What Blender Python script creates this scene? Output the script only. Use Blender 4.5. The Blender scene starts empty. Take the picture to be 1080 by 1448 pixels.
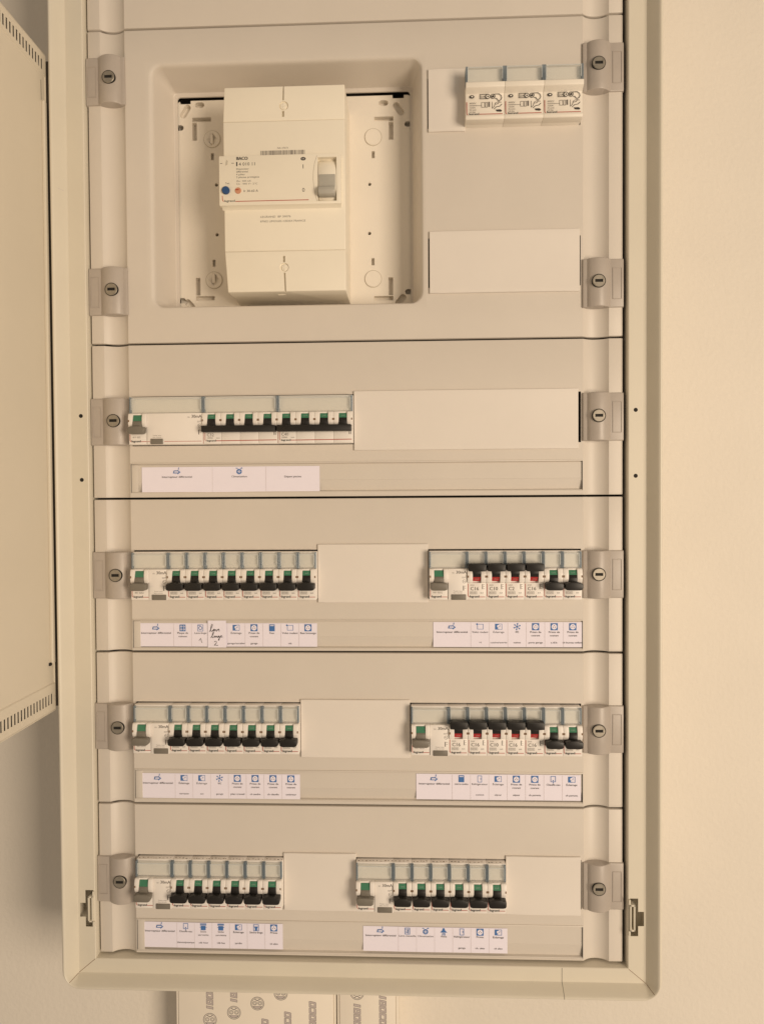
import bpy, bmesh, math, random
import numpy as np
from mathutils import Matrix, Vector

random.seed(7)
scene = bpy.context.scene
col = scene.collection

# ------------------------------------------------------------------ camera
cam_d = bpy.data.cameras.new("camera")
cam = bpy.data.objects.new("camera", cam_d)
col.objects.link(cam)
scene.camera = cam
Rw = [[0.99909, 0.0422, -0.00649], [-0.00557, -0.02202, -0.99974], [-0.04233, 0.99887, -0.02177]]
right, down, fwd = (Vector(r).normalized() for r in Rw)
M = Matrix(((right.x, -down.x, -fwd.x, 0.0567), (right.y, -down.y, -fwd.y, -0.71929),
            (right.z, -down.z, -fwd.z, 0.2950), (0, 0, 0, 1)))
cam.matrix_world = M
cam_d.sensor_fit = 'VERTICAL'
cam_d.sensor_height = 24.0
cam_d.lens = 24.0 * 1081 / 1448
cam_d.clip_start = 0.02
cam_d.clip_end = 50

# ------------------------------------------------------------------ light
world = bpy.data.worlds.new("World")
scene.world = world
world.use_nodes = True
bg = world.node_tree.nodes["Background"]
bg.inputs[0].default_value = (1.0, 0.825, 0.64, 1)
bg.inputs[1].default_value = 0.315

def area(name, loc, target, sx, sy, power, color):
    d = bpy.data.lights.new(name, 'AREA')
    d.shape = 'RECTANGLE'; d.size = sx; d.size_y = sy
    d.energy = power; d.color = color
    o = bpy.data.objects.new(name, d)
    col.objects.link(o)
    o.location = loc
    o.rotation_euler = (Vector(target) - Vector(loc)).to_track_quat('-Z', 'Y').to_euler()
    return o
area("window_light", (1.55, -1.98, 0.10), (0.0, 0.0, 0.28), 0.9, 1.2, 47, (1.0, 0.825, 0.635))

scene.view_settings.view_transform = 'Standard'
scene.view_settings.look = 'None'
scene.view_settings.exposure = 0.04
scene.view_settings.gamma = 1.0
scene.view_settings.use_curve_mapping = False
scene.render.engine = 'CYCLES'

# ------------------------------------------------------------------ materials
MATS = {}
def mat(name, color, rough=0.5, metal=0.0, var=0.04, vscale=6.0, bump=0.0, bscale=900.0, spec=0.5, spots=0.0):
    m = bpy.data.materials.new(name)
    m.use_nodes = True
    nt = m.node_tree; N = nt.nodes; L = nt.links
    b = N["Principled BSDF"]
    b.inputs["Roughness"].default_value = rough
    b.inputs["Metallic"].default_value = metal
    b.inputs["Specular IOR Level"].default_value = spec
    tc = N.new("ShaderNodeTexCoord")
    nz = N.new("ShaderNodeTexNoise"); nz.inputs["Scale"].default_value = vscale
    nz.inputs["Detail"].default_value = 6.0; nz.inputs["Roughness"].default_value = 0.65
    L.new(tc.outputs["Object"], nz.inputs["Vector"])
    mp = N.new("ShaderNodeMapRange")
    mp.inputs[1].default_value = 0.3; mp.inputs[2].default_value = 0.7
    mp.inputs[3].default_value = 1.0 - var; mp.inputs[4].default_value = 1.0 + var
    L.new(nz.outputs[0], mp.inputs[0])
    mx = N.new("ShaderNodeVectorMath"); mx.operation = 'SCALE'
    mx.inputs[0].default_value = color
    L.new(mp.outputs[0], mx.inputs["Scale"])
    last = mx.outputs[0]
    if spots:
        n2 = N.new("ShaderNodeTexNoise"); n2.inputs["Scale"].default_value = 55.0
        n2.inputs["Detail"].default_value = 8.0; n2.inputs["Roughness"].default_value = 0.8
        L.new(tc.outputs["Object"], n2.inputs["Vector"])
        m2 = N.new("ShaderNodeMapRange")
        m2.inputs[1].default_value = 0.70; m2.inputs[2].default_value = 0.82
        m2.inputs[3].default_value = 0.0; m2.inputs[4].default_value = spots
        L.new(n2.outputs[0], m2.inputs[0])
        mm = N.new("ShaderNodeMix"); mm.data_type = 'RGBA'
        L.new(m2.outputs[0], mm.inputs[0]); L.new(last, mm.inputs[6])
        mm.inputs[7].default_value = (color[0]*.45, color[1]*.4, color[2]*.35, 1)
        last = mm.outputs[2]
    L.new(last, b.inputs["Base Color"])
    mr = N.new("ShaderNodeMapRange")
    mr.inputs[3].default_value = max(0.02, rough - 0.06); mr.inputs[4].default_value = rough + 0.08
    L.new(nz.outputs[0], mr.inputs[0]); L.new(mr.outputs[0], b.inputs["Roughness"])
    if bump:
        n3 = N.new("ShaderNodeTexNoise"); n3.inputs["Scale"].default_value = bscale
        n3.inputs["Detail"].default_value = 3.0
        L.new(tc.outputs["Object"], n3.inputs["Vector"])
        bp = N.new("ShaderNodeBump"); bp.inputs["Strength"].default_value = bump
        bp.inputs["Distance"].default_value = 0.0006
        L.new(n3.outputs[0], bp.inputs["Height"]); L.new(bp.outputs[0], b.inputs["Normal"])
    MATS[name] = m
    return m

def clear(name, tint, haze, haze_fac, gloss):
    m = bpy.data.materials.new(name); m.use_nodes = True
    nt = m.node_tree; N = nt.nodes; L = nt.links
    N.remove(N["Principled BSDF"])
    out = N["Material Output"]
    t = N.new("ShaderNodeBsdfTransparent"); t.inputs[0].default_value = (*tint, 1)
    d = N.new("ShaderNodeBsdfDiffuse"); d.inputs[0].default_value = (*haze, 1)
    g = N.new("ShaderNodeBsdfGlossy"); g.inputs["Roughness"].default_value = 0.28
    a = N.new("ShaderNodeMixShader"); a.inputs[0].default_value = haze_fac
    c = N.new("ShaderNodeMixShader"); c.inputs[0].default_value = gloss
    L.new(t.outputs[0], a.inputs[1]); L.new(d.outputs[0], a.inputs[2])
    L.new(a.outputs[0], c.inputs[1]); L.new(g.outputs[0], c.inputs[2])
    L.new(c.outputs[0], out.inputs[0])
    MATS[name] = m

mat("cover", (0.66, 0.605, 0.54), 0.46, var=0.03, vscale=7, bump=0.14, bscale=1400, spots=0.10)
mat("frame", (0.69, 0.64, 0.535), 0.46, var=0.03, vscale=9, bump=0.10, bscale=1100, spots=0.08)
mat("door", (0.69, 0.63, 0.52), 0.5, var=0.03, vscale=5, bump=0.16, bscale=1200)
mat("latch", (0.445, 0.395, 0.35), 0.38, var=0.05, vscale=40, bump=0.10, bscale=2200)
mat("lock_metal", (0.36, 0.325, 0.27), 0.42, metal=0.7, var=0.15, vscale=300)
mat("black_hole", (0.012, 0.010, 0.008), 0.8, var=0.0)
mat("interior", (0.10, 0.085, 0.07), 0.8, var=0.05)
mat("blank", (0.765, 0.71, 0.65), 0.45, var=0.02, vscale=12, bump=0.08, bscale=1600)
mat("device_white", (0.85, 0.80, 0.75), 0.40, var=0.02, vscale=30)
mat("breaker_white", (0.86, 0.80, 0.68), 0.42, var=0.02, vscale=14, bump=0.06, bscale=1600)
mat("base_white", (0.83, 0.77, 0.68), 0.42, var=0.025, vscale=12, bump=0.06)
mat("toggle_black", (0.010, 0.008, 0.0065), 0.45, var=0.1, vscale=60)
mat("toggle_grey", (0.19, 0.17, 0.14), 0.45, var=0.06, vscale=60)
mat("lever_grey", (0.44, 0.42, 0.37), 0.3, var=0.06, vscale=60)
mat("flag_green", (0.055, 0.21, 0.12), 0.35, var=0.1, vscale=100)
mat("flag_red", (0.42, 0.03, 0.03), 0.35, var=0.1, vscale=100)
mat("label_card", (0.86, 0.80, 0.72), 0.55, var=0.03, vscale=40)
mat("paper", (0.86, 0.815, 0.92), 0.75, var=0.015, vscale=25, bump=0.05, bscale=700)
mat("ink", (0.045, 0.04, 0.037), 0.7, var=0.0)
mat("ink_soft", (0.16, 0.14, 0.125), 0.7, var=0.0)
mat("ink_blue", (0.06, 0.175, 0.45), 0.7, var=0.0)
mat("ink_line", (0.60, 0.54, 0.51), 0.7, var=0.0)
mat("ink_red", (0.42, 0.045, 0.02), 0.6, var=0.0)
mat("print_white", (0.85, 0.80, 0.72), 0.6, var=0.0)
mat("flag_ink_green", (0.30, 0.44, 0.34), 0.6, var=0.0)
mat("flag_ink_red", (0.62, 0.30, 0.26), 0.6, var=0.0)
mat("ink_brown", (0.22, 0.13, 0.07), 0.6, var=0.0)
mat("mould_line", (0.55, 0.50, 0.41), 0.6, var=0.0)
mat("button_blue", (0.03, 0.085, 0.22), 0.35, var=0.0)
mat("button_orange", (0.62, 0.30, 0.18), 0.4, var=0.0)
mat("wall", (0.765, 0.71, 0.63), 0.85, var=0.035, vscale=3, bump=0.9, bscale=190, spec=0.2)
mat("trunking", (0.86, 0.79, 0.69), 0.4, var=0.02, vscale=10)
mat("film_ink", (0.16, 0.14, 0.14), 0.6, var=0.0)
mat("film_violet", (0.56, 0.49, 0.47), 0.6, var=0.0)
clear("clear_plastic", (0.975, 0.985, 0.985), (0.66, 0.66, 0.64), 0.05, 0.05)
clear("clear_edge", (0.9, 0.93, 0.95), (0.85, 0.86, 0.84), 0.55, 0.08)
clear("clear_rib", (0.66, 0.74, 0.80), (0.30, 0.36, 0.41), 0.40, 0.10)

# ------------------------------------------------------------------ helpers (all sizes in millimetres)
S = 0.001
def obj(name, me, m=None, parent=None, loc=None, rot=None):
    if isinstance(me, bmesh.types.BMesh):
        d = bpy.data.meshes.new(name); me.to_mesh(d); me.free(); me = d
    if m is not None and len(me.materials) == 0:
        for k in (m if isinstance(m, (list, tuple)) else [m]):
            me.materials.append(MATS[k])
    o = bpy.data.objects.new(name, me); col.objects.link(o)
    if parent: o.parent = parent
    if loc: o.location = [c * S for c in loc]
    if rot: o.rotation_euler = rot
    return o

def thing(name, label, cat, loc=(0, 0, 0), group=None):
    o = bpy.data.objects.new(name, None); col.objects.link(o)
    o.empty_display_size = 0.01
    o.location = [c * S for c in loc]
    tag(o, label, cat, group)
    return o
def tag(o, label, cat, group=None, kind=None):
    if label: o["label"] = label
    if cat: o["category"] = cat
    if group: o["group"] = group
    if kind: o["kind"] = kind
    return o

def smooth(me, ang=35):
    for p in me.polygons: p.use_smooth = True
    me.set_sharp_from_angle(angle=math.radians(ang))
    return me

def to_mesh(bm, name="mesh", sm=None):
    bmesh.ops.recalc_face_normals(bm, faces=bm.faces)
    d = bpy.data.meshes.new(name); bm.to_mesh(d); bm.free()
    if sm: smooth(d, sm)
    return d

class B:
    """collects shapes (mm) into one mesh"""
    def __init__(s): s.bm = bmesh.new()
    def _add(s, src):
        d = bpy.data.meshes.new("t"); src.to_mesh(d); src.free(); s.bm.from_mesh(d); bpy.data.meshes.remove(d)
    def box(s, x0, x1, y0, y1, z0, z1, b=0.0, seg=2):
        t = bmesh.new()
        bmesh.ops.create_cube(t, size=1.0)
        bmesh.ops.scale(t, vec=((x1-x0)*S, (y1-y0)*S, (z1-z0)*S), verts=t.verts)
        bmesh.ops.translate(t, vec=((x0+x1)/2*S, (y0+y1)/2*S, (z0+z1)/2*S), verts=t.verts)
        if b: bmesh.ops.bevel(t, geom=list(t.edges), offset=b*S, segments=seg, affect='EDGES', profile=0.5)
        s._add(t); return s
    def prism_y(s, pts, y0, y1, b=0.0, seg=2):
        """outline in x,z pushed along y"""
        t = bmesh.new()
        f = t.faces.new([t.verts.new((x*S, y0*S, z*S)) for x, z in pts])
        r = bmesh.ops.extrude_face_region(t, geom=[f])
        bmesh.ops.translate(t, vec=(0, (y1-y0)*S, 0), verts=[v for v in r['geom'] if isinstance(v, bmesh.types.BMVert)])
        bmesh.ops.recalc_face_normals(t, faces=t.faces)
        if b: bmesh.ops.bevel(t, geom=list(t.edges), offset=b*S, segments=seg, affect='EDGES', profile=0.5)
        s._add(t); return s
    def prism_x(s, pts, x0, x1, b=0.0, seg=2):
        """outline in y,z pushed along x"""
        t = bmesh.new()
        f = t.faces.new([t.verts.new((x0*S, y*S, z*S)) for y, z in pts])
        r = bmesh.ops.extrude_face_region(t, geom=[f])
        bmesh.ops.translate(t, vec=((x1-x0)*S, 0, 0), verts=[v for v in r['geom'] if isinstance(v, bmesh.types.BMVert)])
        bmesh.ops.recalc_face_normals(t, faces=t.faces)
        if b: bmesh.ops.bevel(t, geom=list(t.edges), offset=b*S, segments=seg, affect='EDGES', profile=0.5)
        s._add(t); return s
    def cyl_y(s, x, z, r, y0, y1, n=20, b=0.0):
        return s.prism_y([(x + r*math.cos(2*math.pi*i/n), z + r*math.sin(2*math.pi*i/n)) for i in range(n)], y0, y1, b, 1)
    def mesh(s, name="mesh", sm=30): return to_mesh(s.bm, name, sm)

def rrect(x0, x1, z0, z1, r, k=5):
    p = []
    for cx, cz, a0 in ((x1-r, z1-r, 0), (x0+r, z1-r, 90), (x0+r, z0+r, 180), (x1-r, z0+r, 270)):
        for i in range(k):
            a = math.radians(a0 + 90*i/(k-1)); p.append((cx + r*math.cos(a), cz + r*math.sin(a)))
    return p

def loft(loops, close_last=False):
    bm = bmesh.new()
    V = [[bm.verts.new((x*S, y*S, z*S)) for x, y, z in lp] for lp in loops]
    n = len(V[0])
    for a, b in zip(V, V[1:]):
        for i in range(n):
            bm.faces.new((a[i], a[(i+1) % n], b[(i+1) % n], b[i]))
    if close_last: bm.faces.new(V[-1])
    return bm

def cut(me, cutter_bm):
    """boolean difference, done once on mesh data"""
    a = bpy.data.objects.new("a", me); col.objects.link(a)
    cm = to_mesh(cutter_bm); c = bpy.data.objects.new("c", cm); col.objects.link(c)
    md = a.modifiers.new("b", 'BOOLEAN'); md.operation = 'DIFFERENCE'; md.object = c; md.solver = 'EXACT'; md.use_self = True
    dg = bpy.context.evaluated_depsgraph_get(); dg.update()
    out = bpy.data.meshes.new_from_object(a.evaluated_get(dg))
    bpy.data.objects.remove(a); bpy.data.objects.remove(c); bpy.data.meshes.remove(cm)
    return out

# flat print -----------------------------------------------------------------
TXT = {}
def text_geo(s):
    if s not in TXT:
        c = bpy.data.curves.new("t", 'FONT'); c.body = s; c.size = 1.0; c.resolution_u = 2
        o = bpy.data.objects.new("t", c); col.objects.link(o)
        dg = bpy.context.evaluated_depsgraph_get(); dg.update()
        me = bpy.data.meshes.new_from_object(o.evaluated_get(dg))
        v = [(q.co.x, q.co.y) for q in me.vertices]
        f = [tuple(p.vertices) for p in me.polygons]
        bpy.data.objects.remove(o); bpy.data.curves.remove(c); bpy.data.meshes.remove(me)
        TXT[s] = (v, f)
    return TXT[s]

class Print:
    """ink on a surface facing -y at depth y; each mark is a thin sheet just above it"""
    def __init__(s, y=0.0): s.y = y; s.v = []; s.f = []; s.m = []; s.mats = []
    def mi(s, m):
        if m not in s.mats: s.mats.append(m)
        return s.mats.index(m)
    def poly(s, pts, m, lay=1):
        n = len(s.v); y = s.y - 0.06*lay
        s.v += [(x*S, y*S, z*S) for x, z in pts]
        a = sum(pts[i][0]*pts[(i+1) % len(pts)][1] - pts[(i+1) % len(pts)][0]*pts[i][1] for i in range(len(pts)))
        idx = list(range(n, n+len(pts)))
        s.f.append(tuple(idx if a > 0 else idx[::-1])); s.m.append(s.mi(m)); return s
    def rect(s, x0, x1, z0, z1, m, lay=1): return s.poly([(x0, z0), (x1, z0), (x1, z1), (x0, z1)], m, lay)
    def line(s, pts, w, m, lay=1):
        for (x0, z0), (x1, z1) in zip(pts, pts[1:]):
            d = math.hypot(x1-x0, z1-z0) or 1; nx, nz = -(z1-z0)/d*w/2, (x1-x0)/d*w/2
            ex, ez = (x1-x0)/d*w*.3, (z1-z0)/d*w*.3
            s.poly([(x0+nx-ex, z0+nz-ez), (x0-nx-ex, z0-nz-ez), (x1-nx+ex, z1-nz+ez), (x1+nx+ex, z1+nz+ez)], m, lay)
            lay += 0.02
        return s
    def frame(s, x0, x1, z0, z1, w, m, lay=1):
        return (s.rect(x0, x1, z1-w, z1, m, lay).rect(x0, x1, z0, z0+w, m, lay)
                 .rect(x0, x0+w, z0+w, z1-w, m, lay).rect(x1-w, x1, z0+w, z1-w, m, lay))
    def disc(s, x, z, r, m, lay=1, n=14, sx=1.0):
        return s.poly([(x+sx*r*math.cos(2*math.pi*i/n), z+r*math.sin(2*math.pi*i/n)) for i in range(n)], m, lay)
    def ring(s, x, z, r, w, m, lay=1, n=18):
        for i in range(n):
            a, b = 2*math.pi*i/n, 2*math.pi*(i+1)/n
            s.poly([(x+r*math.cos(a), z+r*math.sin(a)), (x+r*math.cos(b), z+r*math.sin(b)),
                    (x+(r-w)*math.cos(b), z+(r-w)*math.sin(b)), (x+(r-w)*math.cos(a), z+(r-w)*math.sin(a))], m, lay)
        return s
    def text(s, t, x, z, size, m, align='C', width=None, lay=1, bold=0.0):
        v, f = text_geo(t)
        if not v: return s
        w = max(p[0] for p in v); k = size
        sx = (width/w) if width else k
        off = {'L': 0, 'C': -w*sx/2, 'R': -w*sx}[align]
        for dx in ((0, bold) if bold else (0,)):
            n = len(s.v); y = s.y - 0.06*lay - (0.01 if dx else 0)
            s.v += [((x+off+px*sx+dx)*S, y*S, (z+pz*k)*S) for px, pz in v]
            s.f += [tuple(n+i for i in q) for q in f]; s.m += [s.mi(m)]*len(f)
        return s
    def mesh(s, name="print"):
        d = bpy.data.meshes.new(name); d.from_pydata(s.v, [], s.f)
        for k in s.mats: d.materials.append(MATS[k])
        d.polygons.foreach_set("material_index", s.m); d.update(); return d

ORD = ["first", "second", "third", "fourth", "fifth", "sixth", "seventh", "eighth"]

# ================================================================== setting
bm = bmesh.new()
bmesh.ops.create_grid(bm, x_segments=2, y_segments=2, size=2.5)
bmesh.ops.rotate(bm, cent=(0, 0, 0), matrix=Matrix.Rotation(math.radians(90), 3, 'X'), verts=bm.verts)
wall = obj("wall", bm, "wall", loc=(0, 100, 300))
tag(wall, "pale cream painted wall behind the electrical cabinet", None, kind="structure")

# ================================================================== cabinet: mitred frame rails, box
XL, XR, ZB, ZT = -251.0, 253.0, -148.0, 930.0
KZ = 0.84   # the bottom rail is a little narrower than the side rails
cab = thing("electrical_cabinet", "large beige surface-mounted electrical cabinet with wide grooved frame around the covers", "cabinet", (0, 100, ZB))
cab_off = (0, -100, -ZB)
# profile: u = outwards from the inner edge, y = depth
PROF = [(0, 14), (0, -4.8), (0.25, -5.6), (0.9, -6.1), (2, -6.1), (6, -6.05), (9.6, -5.95), (15, -5.9), (16.7, -5.9), (17.0, -6.2),
        (18.0, -7.8), (21.2, -12.6), (24.0, -16.6), (24.9, -17.6), (25.9, -18.1), (26.9, -18.0), (27.8, -17.2), (28.3, -16.0), (28.5, -13), (28.5, 100)]
def rail(seg):
    """seg: 'left', 'right' or 'bottom'; the outer corners are rounded"""
    bm = bmesh.new(); rows = []; K = 6
    zs = [ZT, 400, 100, -82, -86, -94.5, -108, -112, -117.5]
    def corner(u, sx, t):           # t 0..1 along the corner arc from vertical to horizontal
        r = 0.0 if u < 17.0 else min(19.0, (u-17.0)*1.6)
        cx, cz = ((XL-u+r) if sx < 0 else (XR+u-r)), ZB-KZ*u+r
        a = math.radians(90*t)
        return cx + sx*r*math.cos(a), cz - r*math.sin(a)
    for u, y in PROF:
        pts = []
        if seg in ('left', 'right'):
            sx = -1 if seg == 'left' else 1
            x = XL-u if sx < 0 else XR+u
            pts = [(x, z) for z in zs] + [corner(u, sx, t*0.5/K) for t in range(K+1)]
        else:
            pts = [corner(u, -1, 0.5+t*0.5/K) for t in range(K+1)] + [(-60, ZB-KZ*u), (120, ZB-KZ*u)] + [corner(u, 1, 1-t*0.5/K) for t in range(K+1)]
        rows.append([bm.verts.new((px*S, (y-100)*S, (pz-ZB)*S)) for px, pz in pts])
    def hole(u, z):
        if seg == 'bottom': return False
        if 2 <= u < 9.6 and -117.5 < z < -82: return True
        return 9.6 <= u < 15 and -108 < z < -94.5
    for i in range(len(PROF)-1):
        for j in range(len(rows[0])-1):
            uc = (PROF[i][0]+PROF[i+1][0])/2
            zc = (zs[j]+zs[j+1])/2 if (seg != 'bottom' and j < len(zs)-1) else -999
            if hole(uc, zc): continue
            try: bm.faces.new((rows[i][j], rows[i+1][j], rows[i+1][j+1], rows[i][j+1]))
            except ValueError: pass
    bmesh.ops.remove_doubles(bm, verts=bm.verts, dist=1e-6)
    bmesh.ops.recalc_face_normals(bm, faces=bm.faces)
    d = bpy.data.meshes.new("frame_rail"); bm.to_mesh(d); bm.free(); smooth(d, 24)
    return d
rails = {k: obj("frame_rail", rail(k), "frame", cab) for k in ("left", "right", "bottom")}
# cavities behind the frame cut-outs, and the little clips in them
for sx, k in ((-1, "left"), (1, "right")):
    ux = (lambda u: XL-u) if sx < 0 else (lambda u: XR+u)
    b = B(); x0, x1 = sorted((ux(1), ux(17)))
    b.box(x0, x1, -5.4, 9, -120, -80)
    me = b.mesh(); 
    # keep it open towards the room
    bm = bmesh.new(); bm.from_mesh(me); bm.normal_update()
    bmesh.ops.delete(bm, geom=[f for f in bm.faces if f.normal.y < -0.5], context='FACES')
    bmesh.ops.translate(bm, vec=(0, -0.1, -ZB*S), verts=bm.verts)
    obj("clip_pocket", bm, "frame", rails[k])
    b = B(); u0, u1 = (1.6, 6.4)
    xa, xb = sorted((ux(u0), ux(u1)))
    b.box(xa, xa+1.3, -8.5, 6, -112, -87, .3).box(xb-1.3, xb, -8.5, 6, -112, -87, .3)
    b.box(xa, xb, -8.5, 6, -88.6, -87, .3).box(xa, xb, -8.5, 6, -112, -110.4, .3)
    xi, xo = sorted((ux(0.4), ux(2.2)))
    b.box(xi, xo, -8.2, 4, -87.2, -82.5, .5).box(xi, xo, -8.2, 4, -116.5, -111.8, .5)
    c = obj("door_clip", b.mesh(), "frame", rails[k]); c.location = (0, -0.1, -ZB*S)
    for z in (372, 311.5):
        b = B(); b.cyl_y(ux(7.0), z, 1.9, -6.62, 2, 14)
        h = obj("screw_hole", b.mesh(), "black_hole", rails[k]); h.location = (0, -0.1, -ZB*S)
        h.data.transform(Matrix.Translation((0, 0.0005, 0)))
# joint across the bottom rail
b = B(); 
for (u0, y0), (u1, y1) in zip(PROF[3:16], PROF[4:17]):
    b.prism_x([(y0-.12, ZB-KZ*u0), (y1-.12, ZB-KZ*u1), (y1+1, ZB-KZ*u1), (y0+1, ZB-KZ*u0)], 192.0, 192.45)
o = obj("joint_line", b.mesh(sm=None), "ink_soft", rails["bottom"]); o.location = (0, -0.1, -ZB*S)
for sx in (-1, 1):
    bmq = bmesh.new(); pv = None
    for u, y in PROF[3:14]:
        r = 0.0 if u < 17.0 else min(19.0, (u-17.0)*1.6); a = math.radians(45)
        cx, cz = ((XL-u+r) if sx < 0 else (XR+u-r)), ZB-KZ*u+r
        x, z = cx+sx*r*math.cos(a), cz-r*math.sin(a); w = .17
        vv = (bmq.verts.new(((x-sx*w)*S, (y-.06)*S, (z-w)*S)), bmq.verts.new(((x+sx*w)*S, (y-.06)*S, (z+w)*S)))
        if pv: bmq.faces.new((pv[0], pv[1], vv[1], vv[0]))
        pv = vv
    o = obj("mitre_joint", to_mesh(bmq, "mitre_joint"), "ink_brown", rails["bottom"]); o.location = (0, -0.1, -ZB*S)
# enclosure box and its inside
b = B()
b.box(-249, 251, 70, 74, ZB, ZT).box(-250, -248.5, 14.5, 70, ZB, ZT).box(250.5, 252, 14.5, 70, ZB, ZT)
b.box(-249, 251, 14.5, 70, ZB-1, ZB+1).box(-283, 285, -6, 99, ZT, ZT+3)
o = obj("enclosure_box", b.mesh(sm=None), "interior", cab); o.location = (0, -0.1, -ZB*S)

# scratch on the frame of the hinge side is a shallow scuff
b = B()
def frame_y(u):
    for (u0, y0), (u1, y1) in zip(PROF, PROF[1:]):
        if u0 <= u <= u1 and u1 > u0: return y0+(y1-y0)*(u-u0)/(u1-u0)
sc = [(27.4, 587.4), (25.5, 586.2), (22, 583.4), (18.5, 582.6)]
for (u0, z0), (u1, z1) in zip(sc, sc[1:]):
    bmq = b.bm
    vs = [bmq.verts.new(((XL-u)*S, (frame_y(u)-.08)*S, z*S)) for u, z in ((u0, z0), (u1, z1), (u1, z1-.35), (u0, z0-.35))]
    bmq.faces.new(vs)
o = obj("scratch", b.mesh(sm=None), "ink_line", rails["left"]); o.location = (0, -0.1, -ZB*S)

# ================================================================== cover plates
P = 146.7
ROWZ = {2: 366.5, 3: 220.3, 4: 75.0, 5: -73.2}
CX0, CX1 = -249.2, 250.0
def channel(x, x0, x1, d):
    c = (x1-x0)/2; R = (c*c+d*d)/(2*d); q = x-(x0+x1)/2
    return max(0.0, math.sqrt(max(0, R*R-q*q))-(R-d))
def cover_mesh(z0, z1, holes):
    z0 += 0.9; z1 -= 0.9
    xs = [(CX0, 6), (CX0, 1.1), (CX0+.3, .35), (CX0+1.1, 0), (-237.2, 0)]
    xs += [(-237.2+23.6*i/12, channel(-237.2+23.6*i/12, -237.2, -213.6, 5.0)) for i in range(1, 12)]
    xs += [(-213.6, 0)]
    inner = sorted({h[0] for h in holes} | {h[1] for h in holes})
    xs += [(x, 0) for x in inner if -213.6 < x < 213.6] + [(213.6, 0)]
    xs += [(213.6+23.6*i/12, channel(213.6+23.6*i/12, 213.6, 237.2, 5.0)) for i in range(1, 12)]
    xs += [(237.2, 0), (CX1-1.1, 0), (CX1-.3, .35), (CX1, 1.1), (CX1, 6)]
    zs = [(z0, 6), (z0, 1.0), (z0+.3, .3), (z0+1.0, 0)]
    zs += [(z, 0) for z in sorted({h[2] for h in holes} | {h[3] for h in holes}) if z0+1 < z < z1-1]
    zs += [(z1-1.0, 0), (z1-.3, .3), (z1, 1.0), (z1, 6)]
    bm = bmesh.new()
    G = [[bm.verts.new((x*S, (y+dy)*S, z*S)) for z, dy in zs] for x, y in xs]
    keep = {}
    for i in range(len(xs)-1):
        for j in range(len(zs)-1):
            xc, zc = (xs[i][0]+xs[i+1][0])/2, (zs[j][0]+zs[j+1][0])/2
            if any(a < xc < b_ and c < zc < d for a, b_, c, d in holes): continue
            bm.faces.new((G[i][j], G[i+1][j], G[i+1][j+1], G[i][j+1])); keep[i, j] = 1
    W = {}
    def back(v):
        if v not in W: W[v] = bm.verts.new(v.co + Vector((0, 3*S, 0)))
        return W[v]
    for i in range(len(xs)-1):
        for j in range(len(zs)-1):
            if (i, j) in keep: continue
            for di, dj, a, c in ((-1, 0, (i, j), (i, j+1)), (1, 0, (i+1, j), (i+1, j+1)), (0, -1, (i, j), (i+1, j)), (0, 1, (i, j+1), (i+1, j+1))):
                if (i+di, j+dj) in keep:
                    va, vb = G[a[0]][a[1]], G[c[0]][c[1]]
                    try: bm.faces.new((va, vb, back(vb), back(va)))
                    except ValueError: pass
    bmesh.ops.delete(bm, geom=[v for v in bm.verts if not v.link_faces], context='VERTS')
    bmesh.ops.recalc_face_normals(bm, faces=bm.faces)
    d = bpy.data.meshes.new("panel"); bm.to_mesh(d); bm.free(); smooth(d, 25)
    return d

# latch with its key lock; built for the positive-x side, mirrored for the other
def latch_meshes(sx):
    prof = [(250.6, 3.0), (250.6, -0.8), (250.2, -1.5), (249.4, -1.7), (238.4, -1.7)]
    n = 14
    for i in range(1, n+1):
        t = i/n; x = 238.4 - 21.6*t
        prof.append((x, -1.7 - 6.3*math.sin(math.pi*min(1, t*0.93))**0.8 if t < 1 else -2.7))
    prof += [(216.2, -2.6), (214.0, -2.6), (213.2, -2.2), (213.0, -1.4), (213.0, 3.0)]
    bm = bmesh.new(); hz = 22.2
    rows = [(-hz, 3.0, 1), (-hz, .7, 0), (-hz+.4, .2, 0), (-hz+1, 0, 0), (hz-1, 0, 0), (hz-.4, .2, 0), (hz, .7, 0), (hz, 3.0, 1)]
    G = []
    for x, y in prof:
        G.append([bm.verts.new((sx*x*S, (6.0 if fl else y+dy)*S, z*S)) for z, dy, fl in rows])
    for a, c in zip(G, G[1:]):
        for j in range(len(rows)-1): bm.faces.new((a[j], c[j], c[j+1], a[j+1]))
    body = to_mesh(bm, "latch", 40)
    cx = 226.2
    lb = B(); lb.cyl_y(sx*cx, 0.5, 6.25, -8.35, 2, 28)
    ring = lb.mesh("lock_ring")
    lb = B(); lb.cyl_y(sx*cx, 0.5, 5.75, -8.9, 2, 28, b=.5)
    barrel = lb.mesh("lock_barrel")
    # slot cut in the barrel
    sb = B(); sb.box(sx*cx-3.6, sx*cx+3.6, -10, -5.5, -0.75, 1.95)
    barrel2 = cut(barrel, sb.bm); 
    for p in barrel2.polygons: p.use_smooth = False
    sb = B(); sb.box(sx*cx-3.55, sx*cx+3.55, -7.2, -5.4, -0.7, 1.9); slot = sb.mesh("key_slot", None)
    xa, xb = sorted((sx*240.2, sx*248.6))
    eb = B(); w = .6
    for q in ((xa, xb, 14.2-w, 14.2), (xa, xb, -14.8, -14.8+w), (xa, xa+w, -14.8+w, 14.2-w), (xb-w, xb, -14.8+w, 14.2-w)):
        eb.box(q[0], q[1], -2.25, -1.4, q[2], q[3], .15)
    emb = eb.mesh("nameplate", None)
    return body, ring, barrel2, slot, emb
LM = {sx: latch_meshes(sx) for sx in (-1, 1)}
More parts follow.
